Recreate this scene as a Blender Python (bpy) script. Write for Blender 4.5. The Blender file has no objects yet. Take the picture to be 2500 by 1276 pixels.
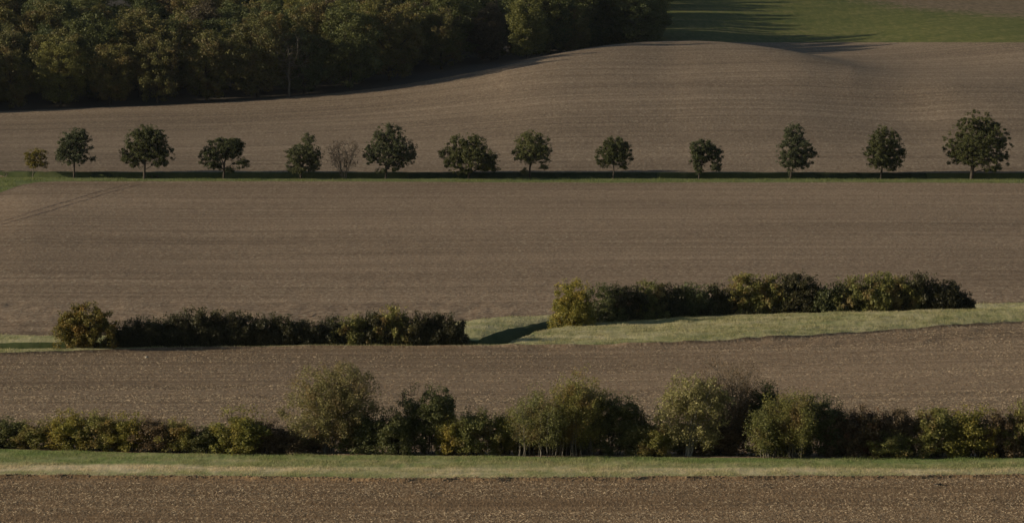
import bpy, math
import numpy as np
from mathutils import Vector

R_ = math.radians
scene = bpy.context.scene
COL = scene.collection

# ----------------------------------------------------------------- camera
F = 1250.0 / math.tan(R_(6.0))          # focal length in photograph pixels
PITCH = 0.0703
CZ = 40.0
cam_data = bpy.data.cameras.new('camera')
cam_data.sensor_width = 36.0
cam_data.angle = R_(12.0)
cam_data.clip_start = 1.0
cam_data.clip_end = 9000.0
cam = bpy.data.objects.new('camera', cam_data)
COL.objects.link(cam)
cam.location = (0, 0, CZ)
cam.rotation_euler = (math.pi / 2 - PITCH, 0, 0)
scene.camera = cam

# ----------------------------------------------------------------- sky, sun, exposure
SUN_EL, SUN_AZ = R_(15.0), R_(9.0)       # light travels to the right and a little away
world = bpy.data.worlds.new('World')
scene.world = world
world.use_nodes = True
wn = world.node_tree
sky = wn.nodes.new('ShaderNodeTexSky')
sky.sky_type = 'NISHITA'
sky.sun_disc = False
sky.sun_elevation = SUN_EL
sky.sun_rotation = math.atan2(-math.cos(SUN_AZ), -math.sin(SUN_AZ)) % (2 * math.pi)
sky.air_density = 1.0
sky.dust_density = 0.6
wn.nodes['Background'].inputs['Strength'].default_value = 0.06
wn.links.new(sky.outputs[0], wn.nodes['Background'].inputs['Color'])

sun_data = bpy.data.lights.new('sun', 'SUN')
sun_data.energy = 5.0
sun_data.angle = R_(0.5)
sun_data.color = (1.0, 0.885, 0.71)
sun = bpy.data.objects.new('sun', sun_data)
COL.objects.link(sun)
Ldir = Vector((math.cos(SUN_AZ) * math.cos(SUN_EL), math.sin(SUN_AZ) * math.cos(SUN_EL), -math.sin(SUN_EL)))
sun.rotation_euler = Ldir.to_track_quat('-Z', 'Y').to_euler()
sun.location = (-300, 300, 300)

vs = scene.view_settings
vs.view_transform = 'Standard'
vs.look = 'None'
vs.exposure = 0.30
vs.gamma = 1.0
vs.use_curve_mapping = False
scene.cycles.max_bounces = 5
scene.cycles.diffuse_bounces = 3
scene.cycles.transmission_bounces = 3

# ----------------------------------------------------------------- small helpers
def rng_of(seed):
    seed = int(seed) % 1000003
    return np.random.default_rng(seed)

def lat_hash(ix, iy, seed):
    h = (ix.astype(np.int64) * 374761393 + iy.astype(np.int64) * 668265263 + seed * 974634777) & 0x7fffffff
    h = ((h ^ (h >> 13)) * 1274126177) & 0x7fffffff
    return ((h ^ (h >> 16)) & 0xffff) / 65535.0

def vnoise(x, y, seed=0):
    x0 = np.floor(x); y0 = np.floor(y)
    fx = x - x0; fy = y - y0
    fx = fx * fx * (3 - 2 * fx); fy = fy * fy * (3 - 2 * fy)
    a = lat_hash(x0, y0, seed); b = lat_hash(x0 + 1, y0, seed)
    c = lat_hash(x0, y0 + 1, seed); d = lat_hash(x0 + 1, y0 + 1, seed)
    return (a * (1 - fx) + b * fx) * (1 - fy) + (c * (1 - fx) + d * fx) * fy

def fbm(x, y, seed=0, octaves=3):
    t = 0; amp = 0.5; tot = 0
    for k in range(octaves):
        t = t + amp * vnoise(x * 2 ** k, y * 2 ** k, seed + k * 17); tot += amp; amp *= 0.5
    return t / tot

def hermite(Yk, Zk, Yq):
    """monotone cubic through knots; Yk, Zk (K,N), Yq (N,)"""
    K = Yk.shape[0]
    h = np.maximum(np.diff(Yk, axis=0), 1e-6)
    d = np.diff(Zk, axis=0) / h
    m = np.zeros_like(Zk)
    w1 = 2 * h[1:] + h[:-1]; w2 = h[1:] + 2 * h[:-1]
    same = (d[1:] * d[:-1]) > 0
    with np.errstate(divide='ignore', invalid='ignore'):
        hm = (w1 + w2) / (w1 / d[:-1] + w2 / d[1:])
    m[1:-1] = np.where(same, hm, 0.0)
    m[0] = d[0]; m[-1] = d[-1]
    idx = np.clip((Yk[1:-1] <= Yq[None, :]).sum(axis=0), 0, K - 2)
    n = np.arange(Yq.shape[0])
    y0 = Yk[idx, n]; hh = h[idx, n]
    t = np.clip((Yq - y0) / hh, 0, 1)
    z0 = Zk[idx, n]; z1 = Zk[idx + 1, n]; m0 = m[idx, n] * hh; m1 = m[idx + 1, n] * hh
    t2 = t * t; t3 = t2 * t
    return (2 * t3 - 3 * t2 + 1) * z0 + (t3 - 2 * t2 + t) * m0 + (-2 * t3 + 3 * t2) * z1 + (t3 - t2) * m1

def curve(pts):
    xs = np.array([p[0] for p in pts], float); ys = np.array([p[1] for p in pts], float)
    tx = np.linspace(xs[0], xs[-1], 1500)
    ty = hermite(np.repeat(xs[:, None], 1500, 1), np.repeat(ys[:, None], 1500, 1), tx)
    return lambda u: np.interp(np.atleast_1d(np.asarray(u, float)), tx, ty)

SP, CP = math.sin(PITCH), math.cos(PITCH)
def q_of(v):                              # dz/dy of the sight line through row v
    y = -(np.asarray(v, float) - 638.0) / F
    return (-SP + y * CP) / (CP + y * SP)

def x_over_y(u, q):
    # camera y for slope q, then the ratio X/Y for column u
    y = (q * CP + SP) / (CP - q * SP)
    return (u - 1250.0) / F / (CP + y * SP)

# ----------------------------------------------------------------- the lie of the land (heights relative to the lens)
v_c1 = curve([(0, 1163), (600, 1167), (1000, 1172), (1600, 1168), (2100, 1166), (2500, 1163)])
v_c2 = curve([(-400, 1088), (0, 1095), (300, 1103), (640, 1109), (1000, 1111), (1500, 1114), (2000, 1118), (2500, 1117)])
v_c3 = curve([(-400, 878), (0, 865), (300, 855), (600, 848.5), (850, 847), (1300, 846), (1550, 842), (1850, 828), (2200, 805), (2500, 787), (2900, 765)])
v_b1 = curve([(-400, 856), (0, 851), (140, 850), (600, 845.5), (1130, 844.5), (1200, 843), (1240, 836), (1270, 824), (1310, 810), (1360, 798),
              (1450, 788), (1550, 781), (1700, 772), (1850, 766), (2100, 761), (2370, 752), (2500, 748), (2900, 736)])
z_b1 = curve([(-400, -37.85), (0, -37.85), (850, -38.0), (1200, -37.95), (1290, -37.5), (1420, -37.45), (1600, -37.3), (2000, -36.85), (2370, -36.45), (2500, -36.3), (2900, -36.0)])
v_c5 = curve([(-400, 814), (0, 818), (140, 819), (700, 804), (1130, 783), (1200, 776), (1350, 767), (1700, 752), (2370, 741), (2500, 737), (2900, 726)])
v_c6 = curve([(-700, 760), (-300, 590), (-100, 505), (0, 470), (55, 451), (100, 444), (200, 442.5), (800, 443), (1500, 446), (2000, 445), (2500, 447)])
v_c7 = curve([(-300, 432), (0, 433), (180, 434), (360, 436), (1200, 436), (2500, 437)])
v_c9 = curve([(-300, 420), (0, 421), (400, 421), (1200, 422), (1700, 422), (2500, 424)])
R_Y = curve([(-1500, 880), (0, 920), (500, 928), (900, 942), (1100, 953), (1300, 970), (1500, 1000), (1650, 1015), (1750, 1008), (1850, 990),
             (1950, 968), (2050, 949), (2200, 918), (2350, 890), (2500, 877), (3200, 850)])
R_V = curve([(-1500, 305), (-400, 284), (0, 272), (250, 262), (500, 252), (700, 238), (900, 218), (1000, 204), (1100, 187), (1200, 168), (1300, 145), (1400, 124),
             (1500, 109), (1600, 101.5), (1680, 100), (1750, 102.5), (1850, 113), (1950, 130), (2050, 152), (2200, 185), (2350, 208),
             (2500, 225), (3200, 300)])
BULGE = curve([(0, 0.0), (800, 0.0), (1500, 0.06), (1720, 0.09), (2000, 0.03), (2300, -0.06), (2600, -0.06)])
DIP = curve([(0, 0.0), (900, 0.2), (1300, 1.2), (1650, 2.6), (1850, 2.0), (1950, 1.3), (2100, 0.3), (2200, 0.0), (2500, 0.0)])
E_Z = curve([(-1500, -20), (0, -22.5), (1000, -26.0), (1600, -27.9), (1700, -27.72), (1900, -28.1), (2100, -27.59), (2300, -26.57), (2500, -25.68), (3200, -24.4)])
MIDB = curve([(-600, 0.5), (0, 0.25), (250, 0.05), (600, -0.12), (1000, 0.0), (1600, 0.1), (2200, 0.05), (2500, -0.1), (3200, -0.3)])

DITCH = curve([(0, 0.6), (1000, 0.8), (1150, 1.5), (1200, 2.2), (1280, 2.6), (1400, 1.9), (2000, 1.2), (2500, 0.9)])
v_tb = curve([(1000, 850), (1150, 837), (1200, 816), (1250, 801), (1300, 791), (1350, 783), (1450, 779), (1600, 772)])
Z_C3 = curve([(0, -38.05), (1300, -38.05), (1850, -37.75), (2500, -37.3), (2900, -37.0)])
E_Y = curve([(0, 1090), (1700, 1090), (1900, 1105), (2100, 1085), (2300, 1045), (2500, 1010), (3200, 960)])
DROW = curve([(-300, 0.35), (100, 0.4), (250, 0.7), (450, 1.5), (2600, 1.5)])
WOODF = curve([(-1500, -11.0), (1000, -13.5), (1590, -20.8), (3000, -20.8)])
KN = ['k0', 'k1', 'k2', 'k3', 'c1', 'c1b', 'c2', 'c2b', 'c3', 'c3b', 'b1', 'd1', 'd2', 'tb', 'c5', 'mid', 'c6', 'c7', 'd3', 'd4', 'c9', 'c9b', 'c9c', 'hm', 'r', 'dip', 'e',
      'f1', 'f2', 'f3', 'f4']
def knots_exact(u):
    u = np.atleast_1d(np.asarray(u, float)); o = np.ones_like(u)
    Y = []; Z = []
    def add(y, z): Y.append(y * o); Z.append(z * o)
    add(-200, -9.0); add(0, -16.0); add(150, -28.0); add(235, -32.0)
    z = -33.1 * o; y = z / q_of(v_c1(u) + 4 + 2.6 * (fbm(u / 70.0, u * 0, 41, 2) - 0.5)); add(y, z); add(y + 0.3, z + 0.2)
    z = -32.9 * o; y = z / q_of(v_c2(u)); add(y, z); add(y + 6, z - 0.35)
    z = Z_C3(u); y = z / q_of(v_c3(u) + 2.0); add(y, z); y9 = y + 0.4; add(y9, z + 0.2)
    z = z_b1(u); y = z / q_of(v_b1(u)); y = np.maximum(y, y9 + 0.6); z = y * q_of(v_b1(u)); add(y, z)
    dd = DITCH(u)
    add(y + 1.5, z - dd); add(y + 2.1, z - dd + 0.03)
    ztb = np.minimum(-37.6, z + 0.3) * o; ytb = np.maximum(ztb / q_of(v_tb(u)), y + 3.1); add(ytb, ztb)
    z5 = -37.35 * o; y5 = np.maximum(z5 / q_of(v_c5(u)), ytb + 1.0); z5 = y5 * q_of(v_c5(u)); add(y5, z5)
    z6 = -39.8 * o; y6 = z6 / q_of(v_c6(u))
    ym = y5 + (y6 - y5) * 0.52; add(ym, z5 + (z6 - z5) * 0.50 + MIDB(u)); add(y6, z6)
    z7 = -39.6 * o; y7 = z7 / q_of(v_c7(u)); add(y7, z7); dr = DROW(u); add(y7 + 1.3, z7 - dr); add(y7 + 2.6, z7 - dr + 0.05)
    z = -38.85 * o; y9_ = z / q_of(v_c9(u)); add(y9_, z); add(y9_ + 0.8, z + 0.04); add(y9_ + 3.0, z + 0.15)
    yr = R_Y(u); zr = yr * q_of(R_V(u))
    ymh = y9_ + (yr - y9_) * 0.5; add(ymh, z + (zr - z) * (0.5 + BULGE(u))); add(yr, zr)
    ye = E_Y(u); ze = E_Z(u)
    add((yr + ye) / 2, (zr + ze) / 2 - DIP(u)); add(ye, ze)
    add(1250, WOODF(u)); add(1400, -13.5); add(1900, 8.0); add(2500, 34.0)
    return np.array(Y), np.array(Z)

UT = np.arange(-2700.0, 5300.0, 5.0)
KYT, KZT = knots_exact(UT)
def knots(u):
    u = np.atleast_1d(np.asarray(u, float))
    w = np.clip((u - UT[0]) / 5.0, 0, len(UT) - 1.001); i = w.astype(int); w = w - i
    return KYT[:, i] * (1 - w) + KYT[:, i + 1] * w, KZT[:, i] * (1 - w) + KZT[:, i + 1] * w

def rough(X, Y, amp=0.05):
    base = (fbm(X / 1.3, Y / 1.3, 3, 3) - 0.5) * 2 * amp
    # tussocky ground on the bank along the middle hedges
    k = np.clip((Y - 424) / 3, 0, 1) * np.clip((478 - Y) / 6, 0, 1)
    return base + k * 0.17 * (fbm(X / 2.6, Y / 0.9, 9, 3) - 0.5) * 2 * np.where((X > -4) | (Y > 434), 1.0, 0.4)

def col_of(X, Y):
    X = np.atleast_1d(np.asarray(X, float)); Y = np.atleast_1d(np.asarray(Y, float))
    Ye = np.maximum(Y, 235.0)
    u = 1250 + F * X / Ye * CP
    for _ in range(2):
        Yk, Zk = knots(u)
        z = hermite(Yk, Zk, Ye)
        q = z / Ye
        y = (q * CP + SP) / (CP - q * SP)
        u = 1250 + F * X / Ye * (CP + y * SP)
    return u

def height(X, Y):
    """ground height (world z) at X, Y"""
    Y = np.atleast_1d(np.asarray(Y, float)); X = np.atleast_1d(np.asarray(X, float))
    Yk, Zk = knots(col_of(X, Y))
    return hermite(Yk, Zk, Y) + CZ + rough(X, Y)

def at(u, v, Y):
    """world point on the sight line of photo pixel (u, v) at forward distance Y"""
    q = float(q_of(v)); return np.array([float(x_over_y(u, q)) * Y, Y, Y * q + CZ])

def knot_y(u, name):
    Yk, _ = knots(np.atleast_1d(u)); return Yk[KN.index(name)]

# ----------------------------------------------------------------- mesh building
def mesh_from(name, verts, faces, smooth=False, attrs=None):
    me = bpy.data.meshes.new(name)
    verts = np.ascontiguousarray(verts, dtype=np.float32)
    faces = np.ascontiguousarray(faces, dtype=np.int32)
    nf, k = faces.shape
    me.vertices.add(len(verts)); me.vertices.foreach_set('co', verts.ravel())
    me.loops.add(nf * k); me.loops.foreach_set('vertex_index', faces.ravel())
    me.polygons.add(nf)
    me.polygons.foreach_set('loop_start', np.arange(0, nf * k, k, dtype=np.int32))
    me.polygons.foreach_set('loop_total', np.full(nf, k, dtype=np.int32))
    if smooth:
        me.polygons.foreach_set('use_smooth', np.ones(nf, dtype=bool))
    for an, av in (attrs or {}).items():
        a = me.attributes.new(an, 'FLOAT', 'POINT'); a.data.foreach_set('value', np.ascontiguousarray(av, dtype=np.float32))
    me.update(calc_edges=True)
    return me

def link(name, me, mat=None, parent=None):
    o = bpy.data.objects.new(name, me); COL.objects.link(o)
    if mat is not None:
        if not me.materials: me.materials.append(None)
        o.material_slots[0].link = 'OBJECT'; o.material_slots[0].material = mat
    if parent is not None: o.parent = parent
    return o

def tag(o, label=None, cat=None, group=None, kind=None):
    if label: o['label'] = label
    if cat: o['category'] = cat
    if group: o['group'] = group
    if kind: o['kind'] = kind
    return o

# ----------------------------------------------------------------- materials
class NT:
    def __init__(self, name):
        self.m = bpy.data.materials.new(name); self.m.use_nodes = True
        self.t = self.m.node_tree; self.t.nodes.clear()
        self.out = self.n('ShaderNodeOutputMaterial')
    def n(self, typ, **kw):
        x = self.t.nodes.new(typ)
        for k, v in kw.items(): setattr(x, k, v)
        return x
    def l(self, a, b): self.t.links.new(a, b)
    def setin(self, node, **kw):
        for k, v in kw.items():
            s = node.inputs[k.replace('_', ' ')]
            if hasattr(v, 'is_linked'): self.l(v, s)
            else: s.default_value = v
        return node
    def pos(self, scale=(1, 1, 1), obj=False):
        if obj:
            src = self.n('ShaderNodeTexCoord').outputs['Object']
        else:
            src = self.n('ShaderNodeNewGeometry').outputs['Position']
        mp = self.n('ShaderNodeMapping'); mp.inputs['Scale'].default_value = scale
        self.l(src, mp.inputs['Vector']); return mp.outputs['Vector']
    def noise(self, vec, scale=1.0, detail=3.0, rough=0.55, dist=0.0):
        x = self.n('ShaderNodeTexNoise'); self.l(vec, x.inputs['Vector'])
        x.inputs['Scale'].default_value = scale; x.inputs['Detail'].default_value = detail
        x.inputs['Roughness'].default_value = rough; x.inputs['Distortion'].default_value = dist
        return x.outputs['Fac']
    def ramp(self, fac, stops):
        x = self.n('ShaderNodeValToRGB'); self.l(fac, x.inputs['Fac'])
        el = x.color_ramp.elements
        while len(el) < len(stops): el.new(0.5)
        for e, (p, c) in zip(el, stops):
            e.position = p; e.color = (c[0], c[1], c[2], 1) if hasattr(c, '__len__') else (c, c, c, 1)
        return x.outputs['Color']
    def math(self, op, a, b=None, clamp=False):
        x = self.n('ShaderNodeMath', operation=op); x.use_clamp = clamp
        for i, s in enumerate((a, b)):
            if s is None: continue
            if hasattr(s, 'is_linked'): self.l(s, x.inputs[i])
            else: x.inputs[i].default_value = s
        return x.outputs[0]
    def mix(self, fac, a, b, mode='MIX'):
        x = self.n('ShaderNodeMix', data_type='RGBA', blend_type=mode)
        for s, i in ((fac, 0), (a, 6), (b, 7)):
            if hasattr(s, 'is_linked'): self.l(s, x.inputs[i])
            else: x.inputs[i].default_value = (s if i == 0 else (s[0], s[1], s[2], 1))
        return x.outputs[2]
    def bump(self, h, strength, dist):
        x = self.n('ShaderNodeBump'); self.l(h, x.inputs['Height'])
        x.inputs['Strength'].default_value = strength; x.inputs['Distance'].default_value = dist
        return x.outputs['Normal']
    def surface(self, color, rough=0.9, normal=None, transl=0.0, spec=0.15):
        b = self.n('ShaderNodeBsdfPrincipled')
        if hasattr(color, 'is_linked'): self.l(color, b.inputs['Base Color'])
        else: b.inputs['Base Color'].default_value = (color[0], color[1], color[2], 1)
        b.inputs['Roughness'].default_value = rough
        b.inputs['Specular IOR Level'].default_value = spec
        if normal is not None: self.l(normal, b.inputs['Normal'])
        res = b.outputs[0]
        if transl > 0:
            t = self.n('ShaderNodeBsdfTranslucent')
            if hasattr(color, 'is_linked'): self.l(color, t.inputs['Color'])
            else: t.inputs['Color'].default_value = (color[0], color[1], color[2], 1)
            mx = self.n('ShaderNodeMixShader'); mx.inputs[0].default_value = transl
            self.l(b.outputs[0], mx.inputs[1]); self.l(t.outputs[0], mx.inputs[2]); res = mx.outputs[0]
        self.l(res, self.out.inputs['Surface']); return self.m

def soil_material(name, dark, mid, pale, fx=3.0, fy=0.45, straw=0.5, fs=None, straw_col=(0.36, 0.29, 0.19), bump=0.5, bdist=0.12):
    t = NT(name)
    grain = t.noise(t.pos((fx, fy, 1.0)), 1.0, 4.0, 0.65)
    streak = t.noise(t.pos((0.018, 0.33, 0.1)), 1.0, 4.0, 0.6, 0.3)
    patch = t.noise(t.pos((0.012, 0.02, 0.02)), 1.0, 2.0, 0.5)
    rows = t.noise(t.pos((0.006, 1.1, 0.05)), 1.0, 2.0, 0.5)
    base = t.ramp(grain, [(0.36, dark), (0.5, mid), (0.66, pale)])
    k = t.math('ADD', t.math('MULTIPLY', streak, 0.55), t.math('MULTIPLY', patch, 0.45))
    shade = t.ramp(k, [(0.38, (0.78, 0.765, 0.745)), (0.62, (1.18, 1.175, 1.16))])
    col = t.mix(1.0, base, shade, 'MULTIPLY')
    rr = t.ramp(rows, [(0.35, (0.85, 0.84, 0.83)), (0.62, (1.08, 1.08, 1.08))])
    col = t.mix(1.0, col, rr, 'MULTIPLY')
    fs = fs or (fx * 2.1, fy * 2.4)
    fl = t.noise(t.pos((fs[0], fs[1], 2.0)), 1.0, 2.0, 0.5)
    dens = t.math('ADD', fl, t.math('MULTIPLY', t.math('SUBTRACT', streak, 0.5), 0.25))
    fleck = t.ramp(dens, [(0.58, 0.0), (0.68, 1.0)])
    col = t.mix(t.math('MULTIPLY', fleck, straw), col, straw_col)
    nrm = t.bump(grain, bump, bdist)
    return t.surface(col, 0.95, nrm, spec=0.05)

def grass_material(name, lush, mid, straw, bias=0.0, across=None, fx=1.6, fy=0.3, bump=0.5, transl=0.0):
    t = NT(name)
    g1 = t.noise(t.pos((fx, fy, 1.0)), 1.0, 4.0, 0.65)
    g2 = t.noise(t.pos((0.09, 0.28, 0.1)), 1.0, 3.0, 0.6, 0.4)
    k = t.math('ADD', t.math('MULTIPLY', g1, 0.45), t.math('MULTIPLY', g2, 0.55))
    if bias: k = t.math('ADD', k, bias)
    if across is not None:
        at_ = t.n('ShaderNodeAttribute', attribute_name='across')
        band = t.ramp(at_.outputs['Fac'], across)
        k = t.math('ADD', k, t.math('SUBTRACT', band, 0.5))
    col = t.ramp(k, [(0.3, lush), (0.5, mid), (0.72, straw)])
    isl = t.n('ShaderNodeNewGeometry').outputs['Random Per Island']
    col = t.mix(1.0, col, t.ramp(isl, [(0.0, 0.8), (1.0, 1.2)]), 'MULTIPLY') if transl else col
    nrm = t.bump(g1, bump, 0.15) if not transl else None
    return t.surface(col, 0.85, nrm, transl, 0.1)

def leaf_material(name, a, b, c, transl=0.3, patch=0.9, hue=None):
    t = NT(name)
    a = tuple(0.7 * x + 0.3 * y for x, y in zip(a, b)); c = tuple(0.65 * x + 0.35 * y for x, y in zip(c, b))
    geo = t.n('ShaderNodeNewGeometry')
    col = t.ramp(geo.outputs['Random Per Island'], [(0.0, a), (0.55, b), (1.0, c)])
    nz = t.noise(t.pos((1, 1, 1)), patch, 2.0, 0.5)
    if hue is not None:
        col = t.mix(t.ramp(nz, [(0.48, 0.0), (0.66, 0.9)]), col, hue)
    nz2 = t.noise(t.pos((1, 1, 1)), patch * 2.7, 2.0, 0.5)
    col = t.mix(1.0, col, t.ramp(nz2, [(0.3, 0.78), (0.7, 1.24)]), 'MULTIPLY')
    oi = t.n('ShaderNodeObjectInfo')
    col = t.mix(1.0, col, t.ramp(oi.outputs['Random'], [(0.0, (0.82, 0.86, 0.9)), (1.0, (1.18, 1.1, 1.0))]), 'MULTIPLY')
    return t.surface(col, 0.6, None, transl, 0.25)

def bark_material(name, a, b):
    t = NT(name)
    nz = t.noise(t.pos((4, 4, 1.2)), 1.0, 4.0, 0.65)
    return t.surface(t.ramp(nz, [(0.3, a), (0.7, b)]), 0.9, t.bump(nz, 0.6, 0.05), spec=0.1)

M = {}
M['soil_near'] = soil_material('soil_near', (0.135, 0.085, 0.044), (0.200, 0.130, 0.069), (0.265, 0.176, 0.096), 6.0, 1.0, 0.4)
M['soil_low'] = soil_material('soil_low', (0.135, 0.092, 0.056), (0.195, 0.137, 0.086), (0.260, 0.188, 0.119), 3.6, 1.5, 0.5, fs=(3.8, 1.6), bump=0.6)
M['soil_mid'] = soil_material('soil_mid', (0.145, 0.099, 0.063), (0.200, 0.142, 0.092), (0.260, 0.191, 0.126), 2.6, 0.95, 0.6, fs=(2.8, 1.0), bump=0.6)
M['soil_hill'] = soil_material('soil_hill', (0.131, 0.093, 0.061), (0.174, 0.129, 0.087), (0.222, 0.169, 0.115), 2.2, 0.8, 0.45, fs=(2.2, 0.85), bump=0.6)
M['grass_margin'] = grass_material('grass_margin', (0.15, 0.19, 0.06), (0.27, 0.26, 0.115), (0.52, 0.42, 0.25),
                                   across=[(0.0, 0.52), (0.2, 0.60), (0.36, 0.66), (0.5, 0.48), (0.75, 0.40), (1.0, 0.34)])
M['grass_margin_blade'] = grass_material('grass_margin_blade', (0.15, 0.19, 0.06), (0.27, 0.26, 0.115), (0.52, 0.42, 0.25),
                                   across=[(0.0, 0.52), (0.2, 0.60), (0.36, 0.66), (0.5, 0.48), (0.75, 0.40), (1.0, 0.34)], transl=0.4)
M['grass_bank'] = grass_material('grass_bank', (0.16, 0.18, 0.065), (0.31, 0.28, 0.135), (0.47, 0.40, 0.24))
M['grass_bank_blade'] = grass_material('grass_bank_blade', (0.16, 0.18, 0.065), (0.31, 0.28, 0.135), (0.47, 0.40, 0.24), transl=0.4)
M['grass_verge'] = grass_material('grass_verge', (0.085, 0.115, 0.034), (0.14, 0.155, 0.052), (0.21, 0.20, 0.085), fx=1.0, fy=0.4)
M['ditch_grass_painted_shade'] = grass_material('ditch_grass_painted_shade', (0.035, 0.048, 0.016), (0.060, 0.074, 0.025), (0.10, 0.105, 0.045), fx=1.0, fy=0.4)  # verge grass with the shade of both ditches painted into its colour
M['grass_verge_blade'] = grass_material('grass_verge_blade', (0.085, 0.115, 0.034), (0.14, 0.155, 0.052), (0.21, 0.20, 0.085), transl=0.4)
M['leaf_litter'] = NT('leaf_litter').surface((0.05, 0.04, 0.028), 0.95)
M['straw'] = NT('straw').surface((0.34, 0.265, 0.17), 0.8)
tcl = NT('clod'); M['clod'] = tcl.surface(tcl.ramp(tcl.n('ShaderNodeNewGeometry').outputs['Random Per Island'], [(0, (0.140, 0.095, 0.056)), (1, (0.240, 0.166, 0.100))]), 0.95, spec=0.05)

def meadow_material():
    t = NT('meadow')
    g1 = t.noise(t.pos((0.9, 0.12, 0.5)), 1.0, 4.0, 0.65)
    g2 = t.noise(t.pos((0.02, 0.07, 0.05)), 1.0, 4.0, 0.6, 0.5)
    k = t.math('ADD', t.math('MULTIPLY', g1, 0.5), t.math('MULTIPLY', g2, 0.5))
    green = t.ramp(k, [(0.36, (0.052, 0.066, 0.016)), (0.5, (0.086, 0.090, 0.024)), (0.64, (0.14, 0.124, 0.042))])
    soil = t.ramp(g1, [(0.3, (0.10, 0.07, 0.04)), (0.7, (0.18, 0.13, 0.085))])
    pos = t.n('ShaderNodeNewGeometry').outputs['Position']
    sep = t.n('ShaderNodeSeparateXYZ'); t.l(pos, sep.inputs[0])
    m = t.math('ADD', t.math('MULTIPLY', t.math('SUBTRACT', sep.outputs['X'], 101.0), 0.04), t.math('MULTIPLY', t.math('SUBTRACT', sep.outputs['Y'], 1190.0), 0.012))
    m = t.math('ADD', m, t.math('MULTIPLY', t.math('SUBTRACT', k, 0.5), 2.2))
    fac = t.ramp(t.math('ADD', m, 0.5, True), [(0.4, 0.0), (0.95, 0.9)])
    return t.surface(t.mix(fac, green, soil), 0.9, t.bump(g1, 0.4, 0.2), spec=0.05)
M['meadow'] = meadow_material()

# ----------------------------------------------------------------- ground sheets
U_ALL = np.concatenate([np.arange(-2600, -200, 60.0), np.arange(-200, 2700, 12.0), np.arange(2700, 5160, 60.0)])
def ground(name, mat, k0, k1, rows, u=U_ALL, amp=None, label=None):
    """one sheet of ground between two boundary lines; rows = list of row counts per knot interval"""
    Yk, Zk = knots(u)
    i0, i1 = KN.index(k0), KN.index(k1)
    Ys = []
    for j, i in enumerate(range(i0, i1)):
        n = rows[j] if isinstance(rows, (list, tuple)) else rows
        for s in range(n): Ys.append(Yk[i] + (Yk[i + 1] - Yk[i]) * s / n)
    Ys.append(Yk[i1]); Ys = np.array(Ys)
    V = []; A = []
    for r in range(len(Ys)):
        Y = Ys[r]; Z = hermite(Yk, Zk, Y)
        Ye = np.maximum(Y, 235.0)
        Ze = Z if (Y >= 235).all() else hermite(Yk, Zk, Ye)
        X = x_over_y(u, Ze / Ye) * Ye
        V.append(np.stack([X, Y, Z + CZ + rough(X, Y)], 1))
        A.append((Y - Ys[0]) / (Ys[-1] - Ys[0]))
    V = np.concatenate(V); A = np.concatenate(A); n = len(u); m = len(Ys)
    idx = np.arange(n * m).reshape(m, n)
    f = np.stack([idx[:-1, :-1], idx[:-1, 1:], idx[1:, 1:], idx[1:, :-1]], -1).reshape(-1, 4)
    o = link(name, mesh_from(name, V, f, True, {'across': A}), mat)
    tag(o, label, None, None, 'structure'); return o

ground('near_field', M['soil_near'], 'k0', 'c1b', [4, 6, 14, 60, 2], label='brown stubbly field along the bottom of the photograph')
ground('grass_margin', M['grass_margin'], 'c1b', 'c2', [40], label='grass margin between the bottom field and the front hedge')
ground('lower_field', M['soil_low'], 'c2', 'c3b', [6, 110, 2], label='straw flecked field between the front hedge and the middle hedges')
ground('grass_bank', M['grass_bank'], 'c3b', 'b1', [26], label='grass bank in front of the middle hedges')
ground('ditch', M['ditch_grass_painted_shade'], 'b1', 'tb', [7, 3, 12], label='curving ditch along the foot of the middle hedges')
ground('grass_bank', M['grass_bank'], 'tb', 'c5', [10], label='grass strip behind the middle hedges')
ground('middle_field', M['soil_mid'], 'c5', 'c6', [60, 60], label='broad brown field below the row of trees')
ground('grass_verge', M['grass_verge'], 'c6', 'c7', [8], label='grass verge in front of the row of trees')
ground('ditch', M['ditch_grass_painted_shade'], 'c7', 'c9b', [5, 3, 8, 2], label='dark shaded ditch running along the row of trees')
ground('hill_field', M['soil_hill'], 'c9b', 'r', [4, 45, 60], label='brown rounded hill behind the row of trees')
SPLIT = 1590.0
uR = np.concatenate([[SPLIT], U_ALL[U_ALL > SPLIT]]); uL = np.concatenate([U_ALL[U_ALL < SPLIT], [SPLIT]])
ground('hill_field', M['soil_hill'], 'r', 'e', [20, 20], u=uR, label='far shoulder of the brown hill below the green meadow')
ground('woodland_floor', M['leaf_litter'], 'r', 'f4', [12, 12, 8, 6, 6, 8], u=uL, label='shaded floor of the wood')
ground('meadow', M['meadow'], 'e', 'f4', [40, 16, 8, 8], u=uR, label='green meadow at the top right of the photograph')

# ----------------------------------------------------------------- loose cover: straw, clods, grass blades
def rand_quads(P, ln, wd, rg, tilt=0.45, dirx=0.9):
    n = len(P)
    th = rg.normal(0, 1, n) * dirx
    ax = np.stack([np.cos(th), np.sin(th), rg.normal(0, tilt, n)], 1); ax /= np.linalg.norm(ax, axis=1)[:, None]
    up = rg.normal(0, 1, (n, 3)); up[:, 2] = np.abs(up[:, 2]) + 0.3
    b = np.cross(ax, up); b /= np.linalg.norm(b, axis=1)[:, None]
    a = ax * (ln / 2)[:, None]; b = b * (wd / 2)[:, None]
    V = np.stack([P - a - b, P + a - b, P + a + b, P - a + b], 1).reshape(-1, 3)
    return V, np.arange(4 * n).reshape(-1, 4)

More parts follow.
